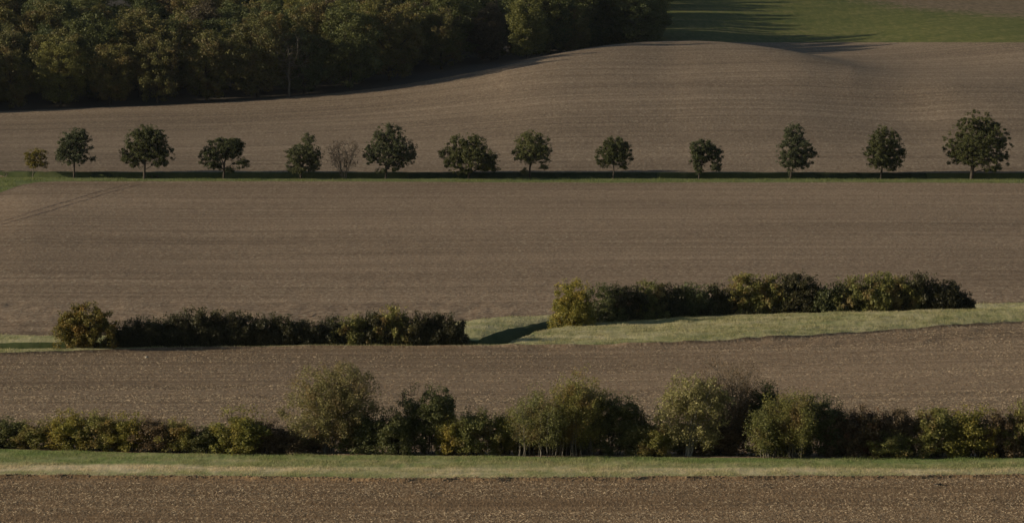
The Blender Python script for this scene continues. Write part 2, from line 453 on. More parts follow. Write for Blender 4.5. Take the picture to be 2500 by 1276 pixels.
def scatter(u0, u1, k0, k1, n, seed, dens=None, margin=0.0):
    rg = rng_of(seed)
    ut = np.linspace(u0, u1, 60); Yk, _ = knots(ut)
    ya = Yk[KN.index(k0)].min() if isinstance(k0, str) else k0
    yb = Yk[KN.index(k1)].max() if isinstance(k1, str) else k1
    X = []; Y = []; got = 0
    while got < n:
        m = int(n * 1.6)
        y = rg.uniform(ya, yb, m); uu = rg.uniform(u0, u1, m)
        # uniform per area: keep in proportion to y (the strip widens with distance)
        keep = rg.uniform(0, yb, m) < y
        y = y[keep]; uu = uu[keep]
        x = (uu - 1250) / F * y
        Yk, _ = knots(uu)
        ok = np.ones(len(y), bool)
        if isinstance(k0, str): ok &= y > Yk[KN.index(k0)] + margin
        if isinstance(k1, str): ok &= y < Yk[KN.index(k1)] - margin
        if dens is not None: ok &= rg.uniform(0, 1, len(y)) < dens(x, y)
        X.append(x[ok]); Y.append(y[ok]); got += ok.sum()
    X = np.concatenate(X)[:n]; Y = np.concatenate(Y)[:n]
    return np.stack([X, Y, height(X, Y)], 1), rg

def straw_density(x, y):
    s = fbm(x / 26.0 + 5, y / 2.6, 11, 3); p = fbm(x / 30, y / 14, 23, 2)
    return np.clip((s * 0.65 + p * 0.35 - 0.38) * 4.0, 0.03, 1.0)

P, rg = scatter(-250, 2750, 258.0, 'c1', 48000, 1, straw_density)
V, f = rand_quads(P + [0, 0, 0.03], 0.045 + 0.2 * rg.uniform(0, 1, len(P)) ** 2.5, rg.uniform(0.010, 0.026, len(P)), rg)
tag(link('straw_stubble', mesh_from('straw_stubble', V, f), M['straw']), 'pale straw scattered over the bottom field', 'straw', kind='stuff')
P, rg = scatter(-200, 2700, 'c2', 'c3', 95000, 2, straw_density, 0.5)
V, f = rand_quads(P + [0, 0, 0.03], 0.06 + 0.2 * rg.uniform(0, 1, len(P)) ** 2.5, rg.uniform(0.012, 0.028, len(P)), rg)
tag(link('straw_stubble', mesh_from('straw_stubble', V, f), M['straw']), 'pale straw scattered over the field behind the front hedge', 'straw', kind='stuff')

def clods(P, size, rg):
    n = len(P)
    base = np.array([[-1, -0.8, 0], [1, -0.7, 0], [0.9, 0.8, 0], [-0.8, 0.9, 0], [0, 0, 0.9]])
    V = base[None] + rg.normal(0, 0.22, (n, 5, 3)); V[:, :4, 2] = -0.3
    V = V * (size[:, None, None] * 0.5) + P[:, None, :]
    f = np.array([[0, 1, 4], [1, 2, 4], [2, 3, 4], [3, 0, 4]])
    return V.reshape(-1, 3), (f[None] + 5 * np.arange(n)[:, None, None]).reshape(-1, 3)
P, rg = scatter(-250, 2750, 258.0, 'c1', 22000, 3)
V, f = clods(P, rg.uniform(0.04, 0.10, len(P)) * rg.choice([1, 1, 1.6], len(P)), rg)
tag(link('soil_clods', mesh_from('soil_clods', V, f), M['clod']), 'crumbly brown clods over the bottom field', 'soil', kind='stuff')
P, rg = scatter(-200, 2700, 'c2', 'c3', 32000, 4)
V, f = clods(P, rg.uniform(0.06, 0.16, len(P)), rg)
tag(link('soil_clods', mesh_from('soil_clods', V, f), M['clod']), 'crumbly brown clods over the field behind the front hedge', 'soil', kind='stuff')
# clods and turf broken along the edge of the margin
uu = rng_of(5).uniform(-250, 2750, 3500); yy = knot_y(uu, 'c1') + 0.1 + rng_of(6).normal(0, 0.3, 3500); xx = (uu - 1250) / F * yy * 1.0
P = np.stack([xx, yy, height(xx, yy)], 1)
V, f = clods(P, rng_of(7).uniform(0.04, 0.15, 3500), rng_of(8))
tag(link('turned_soil', mesh_from('turned_soil', V, f), M['clod']), 'dark turned soil along the edge of the grass margin', 'soil', kind='stuff')

def blades(P, across, h, w, rg, lean=0.35):
    n = len(P)
    th = rg.uniform(0, math.pi, n); d = np.stack([np.cos(th), np.sin(th), 0 * th], 1) * (w / 2)[:, None]
    tip = P + np.stack([rg.normal(0, lean, n), rg.normal(0, lean, n), np.ones(n)], 1) * h[:, None]
    V = np.stack([P - d, P + d, tip], 1).reshape(-1, 3)
    return V, np.arange(3 * n).reshape(-1, 3), np.repeat(across, 3)

def grass(name, label, mat, u0, u1, k0, k1, n, h0, h1, w, seed, dens=None):
    P, rg = scatter(u0, u1, k0, k1, n, seed, dens)
    uu = col_of(P[:, 0], P[:, 1]); Yk, _ = knots(uu)
    a = Yk[KN.index(k0)]; b = Yk[KN.index(k1)]
    across = np.clip((P[:, 1] - a) / (b - a), 0, 1)
    tall = 0.25 + 1.9 * fbm(P[:, 0] / 1.6, P[:, 1] / 1.6, seed, 3) ** 1.6
    V, f, A = blades(P - [0, 0, 0.03], across, rg.uniform(h0, h1, n) * tall, np.full(n, w), rg)
    return tag(link(name, mesh_from(name, V, f, attrs={'across': A}), mat), label, 'grass', kind='stuff')
grass('grass', 'short grass on the margin before the front hedge', M['grass_margin_blade'], -250, 2750, 'c1b', 'c2', 120000, 0.06, 0.16, 0.035, 21)
grass('grass', 'pale tussocky grass on the bank along the middle hedges', M['grass_bank_blade'], -200, 2700, 'c3b', 'b1', 60000, 0.06, 0.18, 0.055, 22)
grass('grass', 'pale grass on the strip behind the middle hedges', M['grass_bank_blade'], -200, 2700, 'tb', 'c5', 30000, 0.06, 0.18, 0.055, 24)
grass('grass', 'green grass on the verge below the tree row', M['grass_verge_blade'], -200, 2700, 'c6', 'c7', 40000, 0.10, 0.28, 0.07, 23)

# ----------------------------------------------------------------- plants
def foliage(C, spread, n_per, size, rg, flat=0.75, up=0.5, centre=None):
    """leaf faces in clumps round the points C"""
    N = len(C)
    k = np.maximum(1, (n_per * rg.uniform(0.6, 1.4, N)).astype(int))
    idx = np.repeat(np.arange(N), k); n = len(idx)
    d = rg.normal(0, 1, (n, 3)); r = rg.uniform(0, 1, n) ** 0.45
    d = d / np.linalg.norm(d, axis=1)[:, None] * r[:, None]
    sp = spread[idx] if hasattr(spread, '__len__') else np.full(n, spread)
    P = C[idx] + d * sp[:, None] * np.array([1, 1, flat])
    nr = rg.normal(0, 1, (n, 3)); nr += d * 0.8; nr[:, 2] += up
    nr /= np.linalg.norm(nr, axis=1)[:, None]
    t = rg.normal(0, 1, (n, 3)); a = np.cross(nr, t); a /= np.linalg.norm(a, axis=1)[:, None]; b = np.cross(nr, a)
    s = size * rg.uniform(0.6, 1.35, n)
    a = a * (s * 0.55)[:, None]; b = b * (s * 0.42)[:, None]
    V = np.stack([P - a - b, P - a * 0.8 + b, P + a], 1).reshape(-1, 3)
    return V, np.arange(3 * n).reshape(-1, 3)

class Skel:
    def __init__(self): self.p = []; self.par = []; self.depth = []
    def add(self, p, par):
        self.p.append(np.asarray(p, float)); self.par.append(par)
        self.depth.append(0.0 if par < 0 else self.depth[par] + float(np.linalg.norm(self.p[-1] - self.p[par])))
        return len(self.p) - 1
    def chain(self, pts, par):
        for q in pts: par = self.add(q, par)
        return par
    def grow(self, targets, rg, steps=4, wob=0.05, lift=0.12, w=0.35, minh=0.0):
        T = np.asarray(targets)
        base = self.p[0]
        order = np.argsort(np.linalg.norm(T - np.mean(T, 0), axis=1) + rg.uniform(0, 0.4, len(T)))
        for ti in order:
            t = T[ti]; P = np.array(self.p); D = np.array(self.depth)
            d = np.linalg.norm(P - t, axis=1)
            cost = d + w * D + np.where(P[:, 2] > t[2] + 0.2, 0.8 * (P[:, 2] - t[2]), 0) + np.where(P[:, 2] - base[2] < minh, 50, 0)
            j = int(np.argmin(cost)); a = P[j]; L = d[j]
            n = max(2, min(steps, int(L / 0.35) + 1))
            s = np.arange(1, n + 1) / n
            pts = a + (t - a) * s[:, None]
            pts[:, 2] += np.sin(s * math.pi) * lift * L
            if n > 2: pts[:-1] += rg.normal(0, wob * L, (n - 1, 3))
            self.chain(pts, j)
    def mesh(self, name, r_base, r_tip=0.012, sides=5, power=0.5):
        P = np.array(self.p); par = np.array(self.par); n = len(P)
        cnt = np.zeros(n); haschild = np.zeros(n, bool); haschild[par[par >= 0]] = True
        for i in range(n - 1, -1, -1):
            if not haschild[i]: cnt[i] += 1
            if par[i] >= 0: cnt[par[i]] += cnt[i]
        r = r_tip + (r_base - r_tip) * (np.maximum(cnt - 1, 0) / max(cnt[par < 0].max() - 1, 1)) ** power
        e = np.where(par >= 0)[0]; A = P[par[e]]; B = P[e]; ra = np.minimum(r[par[e]], r[e] * 1.5 + 0.004); rb = r[e]
        ax = B - A; ax /= np.maximum(np.linalg.norm(ax, axis=1), 1e-6)[:, None]
        ref = np.where(np.abs(ax[:, 2:3]) > 0.9, np.array([[1.0, 0, 0]]), np.array([[0, 0, 1.0]]))
        s1 = np.cross(ax, ref); s1 /= np.linalg.norm(s1, axis=1)[:, None]; s2 = np.cross(ax, s1)
        th = np.arange(sides) * 2 * math.pi / sides
        ring = s1[:, None] * np.cos(th)[None, :, None] + s2[:, None] * np.sin(th)[None, :, None]
        V = np.concatenate([A[:, None] + ring * ra[:, None, None], B[:, None] + ring * rb[:, None, None]], 1)
        i = np.arange(sides); f = np.stack([i, (i + 1) % sides, (i + 1) % sides + sides, i + sides], 1)
        Fc = (f[None] + (2 * sides) * np.arange(len(e))[:, None, None]).reshape(-1, 4)
        return mesh_from(name, V.reshape(-1, 3), Fc, True)

def in_lobes(lobes, n, rg, shell=0.3, min_sep=0.0):
    """points in a union of ellipsoids (cx, cy, cz, rx, ry, rz), denser towards the outside"""
    L = np.array(lobes, float)
    vol = (L[:, 3] * L[:, 4] * L[:, 5]) ** 0.8; pick = rg.choice(len(L), n, p=vol / vol.sum())
    d = rg.normal(0, 1, (n, 3)); d /= np.linalg.norm(d, axis=1)[:, None]
    r = rg.uniform(0, 1, n) ** shell
    return L[pick, :3] + d * r[:, None] * L[pick, 3:]

def plant(name, loc, label, cat, group, wood_mesh, leaf_mesh, bark, leaf, parts=('trunk', 'crown'), rot=0.0, scale=1.0):
    root = bpy.data.objects.new(name, None); COL.objects.link(root)
    root.empty_display_size = 0.3
    root.location = loc; root.rotation_euler = (0, 0, rot)
    root.scale = (scale,) * 3 if not hasattr(scale, '__len__') else scale
    tag(root, label, cat, group)
    if wood_mesh is not None: link(parts[0], wood_mesh, bark, root)
    if leaf_mesh is not None: link(parts[1], leaf_mesh, leaf, root)
    return root

def replant(src, loc, rot, scale, label):
    c = src.copy(); COL.objects.link(c)
    c.location = loc; c.rotation_euler = (0, 0, rot); c.scale = (scale,) * 3 if not hasattr(scale, '__len__') else scale
    c['label'] = label
    for ch in list(src.children):
        d = ch.copy(); COL.objects.link(d); d.parent = c
    return c

M['bark_dark'] = bark_material('bark_dark', (0.035, 0.028, 0.02), (0.075, 0.06, 0.045))
M['bark_mid'] = bark_material('bark_mid', (0.09, 0.075, 0.055), (0.17, 0.145, 0.11))
M['bark_stem'] = bark_material('bark_stem', (0.068, 0.061, 0.044), (0.142, 0.126, 0.100))
M['bark_pale'] = bark_material('bark_pale', (0.176, 0.160, 0.120), (0.320, 0.296, 0.240))
M['leaf_green'] = leaf_material('leaf_green', (0.034, 0.042, 0.012), (0.058, 0.065, 0.018), (0.098, 0.10, 0.03), 0.25)
M['leaf_grey'] = leaf_material('leaf_grey', (0.046, 0.052, 0.02), (0.074, 0.080, 0.03), (0.12, 0.122, 0.046), 0.25)
M['leaf_yellow'] = leaf_material('leaf_yellow', (0.07, 0.07, 0.012), (0.13, 0.11, 0.018), (0.20, 0.15, 0.03), 0.3)
M['leaf_russet'] = leaf_material('leaf_russet', (0.09, 0.06, 0.04), (0.14, 0.095, 0.06), (0.20, 0.15, 0.095), 0.3)
M['leaf_olive'] = leaf_material('leaf_olive', (0.101, 0.105, 0.029), (0.177, 0.175, 0.048), (0.301, 0.273, 0.086), 0.42, hue=(0.216, 0.148, 0.054))
M['leaf_gold'] = leaf_material('leaf_gold', (0.108, 0.119, 0.028), (0.205, 0.188, 0.040), (0.334, 0.284, 0.059), 0.42, hue=(0.264, 0.201, 0.041))
M['leaf_deep'] = leaf_material('leaf_deep', (0.060, 0.069, 0.023), (0.102, 0.108, 0.035), (0.179, 0.173, 0.067), 0.38)
M['leaf_brown'] = leaf_material('leaf_brown', (0.082, 0.059, 0.033), (0.142, 0.098, 0.052), (0.212, 0.153, 0.074), 0.38)
M['leaf_red'] = leaf_material('leaf_red', (0.048, 0.041, 0.019), (0.084, 0.062, 0.029), (0.132, 0.084, 0.036), 0.25, hue=(0.144, 0.054, 0.024))
M['leaf_silver'] = leaf_material('leaf_silver', (0.125, 0.125, 0.043), (0.225, 0.213, 0.082), (0.413, 0.375, 0.192), 0.4)
M['leaf_alder'] = leaf_material('leaf_alder', (0.127, 0.120, 0.046), (0.199, 0.181, 0.070), (0.289, 0.253, 0.106), 0.42, hue=(0.217, 0.154, 0.070))
M['leaf_thorn'] = leaf_material('leaf_thorn', (0.035, 0.035, 0.014), (0.057, 0.053, 0.022), (0.088, 0.086, 0.035), 0.38)
M['leaf_orange'] = leaf_material('leaf_orange', (0.085, 0.081, 0.017), (0.150, 0.122, 0.023), (0.234, 0.159, 0.029), 0.3, hue=(0.195, 0.107, 0.017))

# ---- the row of trees: (base u, v), lobes in photo pixels (u, v, ru, rv), bark, leaf, clumps, leaves per clump, fork height px
ROW = [
 ((80, 432), [(90, 374, 27, 13), (72, 388, 13, 13), (108, 395, 11, 12), (85, 398, 22, 9)], 'leaf_yellow', 60, 26, 22, 0.06,
  'small yellow sapling standing at the left end of the row of trees'),
 ((181, 434), [(186, 345, 40, 31), (178, 375, 38, 24), (222, 385, 14, 7), (150, 378, 14, 14), (192, 330, 26, 17)], 'leaf_grey', 120, 42, 34, 0.15,
  'egg-shaped greyish green tree on a clear trunk next to the yellow sapling'),
 ((352, 436), [(357, 345, 50, 38), (330, 375, 38, 32), (388, 375, 35, 35), (365, 330, 35, 25)], 'leaf_green', 210, 48, 28, 0.22,
  'broad dense round tree, dark green, third from the left in the row'),
 ((546, 436), [(548, 360, 45, 26), (512, 382, 24, 22), (572, 352, 25, 18), (588, 396, 21, 13), (528, 402, 20, 12), (562, 412, 12, 7)], 'leaf_green', 140, 46, 22, 0.16,
  'ragged flat-topped dark tree with a low skirt hanging out on its right'),
 ((734, 432), [(753, 345, 18, 20), (742, 372, 44, 20), (722, 392, 24, 24), (765, 392, 20, 24), (735, 412, 32, 8)], 'leaf_grey', 130, 42, 14, 0.16,
  'pointed green tree leafy almost to the ground left of the russet bush'),
 None,
 ((942, 435), [(950, 328, 36, 27), (955, 362, 58, 30), (908, 376, 20, 24), (992, 378, 26, 22), (955, 398, 36, 14), (930, 415, 14, 5), (970, 413, 16, 4)], 'leaf_grey', 190, 44, 24, 0.2,
  'tall pale green tree with a peaked crown just right of the russet bush'),
 ((1145, 432), [(1140, 358, 50, 30), (1155, 380, 50, 25), (1088, 374, 24, 11), (1198, 384, 24, 16), (1108, 393, 26, 15), (1190, 405, 30, 11), (1130, 414, 28, 9)], 'leaf_green', 200, 44, 10, 0.22,
  'wide spreading dark tree with low boughs, widest of the middle of the row'),
 ((1293, 432), [(1300, 350, 40, 29), (1290, 372, 38, 24), (1322, 372, 26, 26), (1325, 402, 14, 7), (1283, 417, 10, 8)], 'leaf_deep', 135, 46, 26, 0.15,
  'round dark tree with brownish sunlit side right of the wide spreading tree'),
 ((1498, 435), [(1502, 355, 30, 22), (1478, 380, 26, 25), (1525, 375, 20, 25), (1500, 378, 25, 22), (1520, 405, 14, 6)], 'leaf_green', 110, 42, 24, 0.11,
  'small fan-shaped tree standing alone between wide gaps near the row centre right'),
 ((1706, 435), [(1716, 365, 34, 24), (1745, 375, 20, 22), (1705, 385, 22, 22), (1748, 405, 13, 12), (1704, 412, 9, 12)], 'leaf_green', 110, 42, 16, 0.12,
  'smallest green tree of the right half, with a drooping right side'),
 ((1930, 434), [(1938, 328, 26, 28), (1942, 360, 42, 26), (1935, 388, 36, 22), (1982, 372, 18, 11), (1962, 395, 22, 15), (1930, 418, 12, 8)], 'leaf_grey', 140, 40, 16, 0.15,
  'slim oval greyish tree, thinly leaved, with one branch poking out right'),
 ((2151, 432), [(2158, 340, 36, 32), (2160, 372, 51, 32), (2145, 395, 30, 15), (2178, 395, 26, 18)], 'leaf_green', 160, 48, 20, 0.16,
  'neat egg-shaped dark tree, second from the right end of the row'),
 ((2372, 436), [(2383, 305, 48, 36), (2345, 350, 44, 38), (2425, 345, 44, 44), (2385, 360, 60, 38), (2435, 390, 32, 22), (2400, 340, 58, 50), (2375, 385, 50, 22), (2330, 380, 25, 20), (2425, 410, 26, 8)], 'leaf_green', 300, 50, 26, 0.3,
  'largest and tallest tree of the row at its right end'),
]
ROW_GROUP = 'trees standing in a row along the ditch'
rowY = lambda u: float(knot_y(u, 'c7')[0])
for i, spec in enumerate(ROW):
    if spec is None: continue
    (bu, bv), lobes, leaf, ncl, per, fork, rad, label = spec
    rg = rng_of(100 + i)
    Y = rowY(bu) - 0.4; m = Y / F
    X = (bu - 1250) / F * Y * 1.0 ; X = float(x_over_y(bu, q_of(bv))) * Y
    z = float(height(X, Y)[0])
    top = at(bu, bv, Y)[2]
    lob = []
    ncl = int(ncl * 2.2); per = per * 1.2
    for (lu, lv, ru, rv) in lobes:
        lob.append(((lu - bu) * m, rg.normal(0, 0.25) * ru * m, (bv - lv - 2.0) * m + (top - z), ru * m * 1.03, max(ru, rv) * 0.85 * m, rv * m * 1.05))
    C = in_lobes(lob, ncl, rg, 0.42)
    C = C[C[:, 2] > 0.25]
    sk = Skel(); sk.add((0, 0, -0.3), -1)
    hgt = fork * m
    ctr = np.average(np.array(lob)[:, :3], axis=0, weights=np.array(lob)[:, 3])
    n = 4
    pts = [np.array([ctr[0] * 0.1 * s / n, 0, hgt * s / n]) + np.append(rg.normal(0, 0.03, 2), 0) for s in range(1, n + 1)]
    tip = sk.chain(pts, 0)
    lead = ctr + np.array([0, 0, np.ptp(C[:, 2]) * 0.18])
    sk.chain([pts[-1] + (lead - pts[-1]) * s + np.append(rg.normal(0, 0.12, 2), 0) for s in (0.3, 0.6, 0.85, 1.0)], tip)
    tg = C[rg.permutation(len(C))[:min(len(C), 110)]]
    sk.grow(tg, rg, 5, 0.05, 0.10, 0.35, hgt * 0.6)
    spread = rg.uniform(0.22, 0.50, len(C)) * (0.8 if leaf == 'leaf_yellow' else 1.0)
    V, f = foliage(C, spread, per * 1.7, 0.15 if leaf != 'leaf_yellow' else 0.13, rg)
    # stray outer twigs that break the outline
    ex = in_lobes([(l[0], l[1], l[2], l[3] * 1.12, l[4] * 1.12, l[5] * 1.12) for l in lob], ncl // 2, rg, 0.1)
    ex = ex[ex[:, 2] > 0.3]
    V2, f2 = foliage(ex, 0.26, per * 0.35, 0.13, rg)
    V = np.concatenate([V, V2]); f = np.concatenate([f, f2 + len(f) * 3])
    plant('yellow_sapling' if i == 0 else 'row_tree', (X, Y, z), label, 'tree', ROW_GROUP, sk.mesh('trunk', rad, 0.014), mesh_from('crown', V, f),
          M['bark_dark'] if i else M['bark_mid'], M[leaf], rot=0.0)

# the russet, nearly bare bush in the row
def fan_shrub(rg, width, height_, n_stems, n_twigs, spread_top=1.0, base_w=0.25, steps=5):
    """several stems rising from one base, with twigs; returns skeleton and twig tips"""
    sk = Skel(); sk.add((0, 0, -0.2), -1); tips = []
    for s in range(n_stems):
        ang = rg.uniform(0, 2 * math.pi); rr = math.sqrt(rg.uniform(0, 1)) * width * spread_top
        b = np.array([math.cos(ang), math.sin(ang), 0]) * base_w * rg.uniform(0.2, 1.0)
        t = np.array([math.cos(ang) * rr, math.sin(ang) * rr, height_ * rg.uniform(0.72, 1.0) * (1 - 0.22 * (rr / width) ** 2)])
        p0 = sk.add(b + [0, 0, -0.1], 0)
        pts = []
        for k in range(1, steps + 1):
            a = k / steps
            pts.append(b + (t - b) * np.array([a ** 1.25, a ** 1.25, a]) + rg.normal(0, 0.035 * height_ / steps * 2, 3))
        ids = []
        j = p0
        for q in pts: j = sk.add(q, j); ids.append(j)
        tips.append(pts[-1])
        for w in range(n_twigs):
            k = rg.integers(1, steps); a = sk.p[ids[k]]
            L = height_ * rg.uniform(0.12, 0.3)
            d = np.append(a[:2] - b[:2], 0); d = d / (np.linalg.norm(d) + 0.2) * 0.45 + rg.normal(0, 0.45, 3); d[2] = abs(d[2]) * 0.6 + 0.55
            d /= np.linalg.norm(d)
            mid = a + d * L * 0.5 + rg.normal(0, 0.05 * L, 3); end = a + d * L
            jj = sk.chain([mid, end], ids[k]); tips += [mid, end]
    return sk, np.array(tips)

def loose_tree(name, bu, top, lobes, dY, label, leaf, bark, n_stems, ncl, per, lf, seed, rb, group=None, stemspread=0.5, spread=0.4, twig=0.006, line='c2', vline=None):
    """a thin-leaved tree on several stems; lobes in photo pixels (u, v, ru, rv)"""
    rg = rng_of(seed)
    Y = float(knot_y(bu, line)[0]) + dY; m = Y / F
    Yk, Zk = knots(np.array([bu])); zz = float(hermite(Yk, Zk, np.array([Y]))[0])
    X = float(x_over_y(bu, zz / Y)) * Y; z = float(height(X, Y)[0])
    bv = float((vline or v_c2)(bu)[0])
    lob = [((lu - bu) * m, 0, (bv - lv) * m, ru * m, max(ru, rv) * 0.75 * m, rv * m) for (lu, lv, ru, rv) in lobes]
    C = in_lobes(lob, ncl, rg, 0.42); C = C[C[:, 2] > 0.3]
    ctr = C.mean(0); hh = C[:, 2].max()
    sk = Skel(); sk.add((0, 0, -0.2), -1)
    for s in range(n_stems):
        a = rg.uniform(0, 2 * math.pi); bpos = np.array([math.cos(a), math.sin(a) * 0.6, 0]) * rg.uniform(0.05, 0.3)
        a2 = a + rg.normal(0, 0.4); w = lob[0][3] * stemspread * rg.uniform(0.3, 1.0)
        t = np.array([ctr[0] * 0.6 + math.cos(a2) * w, math.sin(a2) * w * 0.8, hh * rg.uniform(0.5, 0.8)])
        j = sk.add(bpos, 0)
        sk.chain([bpos + (t - bpos) * np.array([k ** 1.15, k ** 1.15, k]) + rg.normal(0, 0.05, 3) for k in (0.12, 0.25, 0.4, 0.55, 0.7, 0.85, 1.0)], j)
    sk.grow(C[rg.permutation(len(C))[:260]], rg, 5, 0.05, 0.03, 0.3, 0.5)
    V, f = foliage(C, spread * rg.uniform(0.6, 1.4, len(C)), per, lf, rg, flat=0.9)
    return plant(name, (X, Y, z - 0.02), label, 'tree', group, sk.mesh('stems', rb, twig, 4), mesh_from('foliage', V, f), M[bark], M[leaf], ('stems', 'foliage'))
loose_tree('russet_bush', 840, 332, [(840, 372, 42, 38), (840, 392, 40, 28), (815, 360, 20, 20), (868, 362, 18, 22)], -0.4, 'thin russet bush, almost bare, between two green trees of the row', 'leaf_russet', 'bark_mid', 16, 330, 10, 0.13, 150, 0.13, None, 0.95, 0.36, 0.012, 'c7', v_c7)
# tiny saplings on the bank
for (bu, bv, hp, lab) in ((375, 424, 15, 'tiny shrub sprouting from the bank right of the broad round tree'),
                          (872, 428, 10, 'tiny shrub on the ditch bank right of the russet bush'),
                          (12, 421, 15, 'bare twiggy shrub at the left edge beyond the yellow sapling')):
    rg = rng_of(int(bu)); Y = float(knot_y(bu, 'c9')[0]) - 0.6; m = Y / F; X = float(x_over_y(bu, q_of(bv))) * Y
    sk, tips = fan_shrub(rg, hp * 0.7 * m, hp * m, 6, 4, 1.0, 0.1, 3)
    V, f = foliage(tips, 0.16, 5 if bu > 100 else 1, 0.13, rg)
    plant('small_shrub', (X, Y, float(height(X, Y)[0])), lab, 'shrub', None, sk.mesh('stems', 0.05, 0.012, 4), mesh_from('foliage', V, f),
          M['bark_mid'], M['leaf_thorn'], ('stems', 'foliage'))

# ---- shrubs of the hedges
def shrub_meshes(rg, hw, h, ncl, per, lsize, spread, n_stems=8, low=0.05, hd=None, twig=0.012, rb=0.16, upright=0.0, topshoots=0):
    hd = hd or hw
    lob = [(0, 0, h * 0.52, hw * 0.95, hd * 0.95, h * 0.46)]
    for _ in range(6):
        a = rg.uniform(0, 2 * math.pi); rr = rg.uniform(0.3, 0.75)
        s = rg.uniform(0.25, 0.5)
        lob.append((math.cos(a) * hw * rr, math.sin(a) * hd * rr, h * rg.uniform(0.35, 0.95 - s * 0.5), hw * s, hd * s, h * s * 0.7))
    C = in_lobes(lob, ncl, rg, 0.35)
    C = C[C[:, 2] > low * h]
    nl = ncl // 3
    lowC = np.stack([rg.uniform(-hw, hw, nl), rg.uniform(-hd, hd, nl) * 0.85, rg.uniform(0.03, 0.55, nl) * h], 1)
    if low < 0.1: C = np.concatenate([C, lowC])
    sk = Skel(); sk.add((0, 0, -0.15), -1)
    for s in range(n_stems):
        a = rg.uniform(0, 2 * math.pi); b = np.array([math.cos(a) * hw, math.sin(a) * hd, 0]) * rg.uniform(0.1, 0.45)
        t = b * rg.uniform(1.1, 1.7) + [0, 0, h * rg.uniform(0.35, 0.6)]
        j = sk.add(b, 0)
        sk.chain([b + (t - b) * k + rg.normal(0, 0.03 * h, 3) for k in (0.3, 0.65, 1.0)], j)
    sk.grow(C[rg.permutation(len(C))[:70]], rg, 4, 0.06, 0.06, 0.3, h * 0.15)
    V, f = foliage(C, spread * rg.uniform(0.7, 1.3, len(C)), per, lsize, rg)
    if topshoots:
        n = topshoots; x = rg.uniform(-hw, hw, n) * 0.9; y = rg.uniform(-hd, hd, n) * 0.7
        zt = h * (0.52 + 0.46 * np.sqrt(np.clip(1 - (x / hw) ** 2 * 0.8 - (y / hd) ** 2 * 0.5, 0.05, 1)))
        for a, b_, c in zip(x, y, zt):
            j = sk.add((a, b_, c - 0.35), 0); sk.par[j] = int(np.argmin(np.linalg.norm(np.array(sk.p[:-1]) - sk.p[j], axis=1)))
            L = rg.uniform(0.12, 0.42); e = np.array([a + rg.normal(0, 0.12), b_ + rg.normal(0, 0.1), c + L])
            sk.chain([(np.array([a, b_, c]) + e) / 2, e], j)
        top = np.stack([x, y, zt + 0.18], 1)
        V2, f2 = foliage(top, 0.3, 16, lsize * 0.85, rg, flat=1.1)
        V = np.concatenate([V, V2]); f = np.concatenate([f, f2 + 3 * len(f)])
    return sk.mesh('stems', rb, twig, 4), mesh_from('foliage', V, f)

SHAPES = {}
def hedge_shrub(name, bu, top_v, hw_px, line, dY, label, group, leaf, bark, seed, **kw):
    rg = rng_of(seed)
    Y = float(knot_y(bu, line)[0]) + dY; m = Y / F
    Yk, Zk = knots(np.array([bu])); zz = float(hermite(Yk, Zk, np.array([Y]))[0])
    X = float(x_over_y(bu, zz / Y)) * Y; z = float(height(X, Y)[0])
    h = (Y * float(q_of(top_v)) + CZ) - z
    hw = hw_px * m
    if name != 'hedge_shrub' or h > 3.4 + (1.2 if line == 'b1' else 0):
        a, b = shrub_meshes(rg, hw, h, **kw); sc = 1.0
    else:
        h0, w0, nv = (3.0, 1.9, 7) if line == 'b1' else (2.4, 1.35, 9)
        key = (line, int(rg.integers(0, nv)))
        if key not in SHAPES:
            kw = dict(kw, ncl=115 if line == 'b1' else 105, topshoots=11 if line == 'b1' else 18)
            SHAPES[key] = shrub_meshes(rg, w0, h0, **kw)
        a, b = SHAPES[key]; sc = (hw / w0 * rg.choice([1, -1]), min(hw / w0, 1.3), h / h0)
    return plant(name, (X, Y, z - 0.02), label, 'shrub', group, a, b, M[bark], M[leaf], ('stems', 'foliage'), scale=sc)

FRONT = 'shrubs of the front hedge'
def fr(bu, top, hw, leaf, label, dY=1.0, name='hedge_shrub', bark='bark_dark', dens=1.0, **kw):
    m = 300 / F
    area = hw * m * (1110 - top) * m
    hw = hw * 1.15
    k = dict(ncl=int((34 + 20 * area) * 1.0), per=int(108 * dens), lsize=0.10, spread=0.36, n_stems=9, topshoots=int(9 + hw / 6), twig=0.008, rb=0.09, hd=1.3)
    k.update(kw)
    return hedge_shrub(name, bu, top, hw, 'c2', dY, label, FRONT, leaf, bark, int(bu * 7 + top), **k)

fr(-330, 1010, 60, 'leaf_olive', 'olive hedge shrub beyond the left edge of the photograph')
fr(-240, 1020, 60, 'leaf_gold', 'golden hedge shrub beyond the left edge of the photograph')
fr(-150, 1022, 60, 'leaf_olive', 'olive hedge shrub just outside the left edge of the photograph')
fr(-65, 1015, 55, 'leaf_deep', 'dark hedge shrub cut by the left edge of the photograph')
fr(14, 1024, 50, 'leaf_deep', 'dark green shrub at the left end of the front hedge')
fr(88, 1030, 50, 'leaf_olive', 'dull olive shrub between the dark left-end shrub and the golden one')
fr(165, 1008, 52, 'leaf_gold', 'golden green shrub, brightest of the front hedge at far left')
fr(245, 1010, 48, 'leaf_olive', 'olive shrub directly right of the bright golden shrub')
fr(312, 1014, 45, 'leaf_gold', 'yellowish green shrub in the left run of the front hedge below the dark hedge')
fr(375, 1022, 45, 'leaf_brown', 'brownish shrub sunk between green ones in the left front hedge')
fr(435, 1026, 42, 'leaf_olive', 'low olive shrub left of the dip in the front hedge')
fr(492, 1045, 40, 'leaf_deep', 'low dark green shrub in the dip of the left front hedge')
fr(590, 1003, 62, 'leaf_gold', 'tall domed yellow-olive shrub left of the big thin alder')
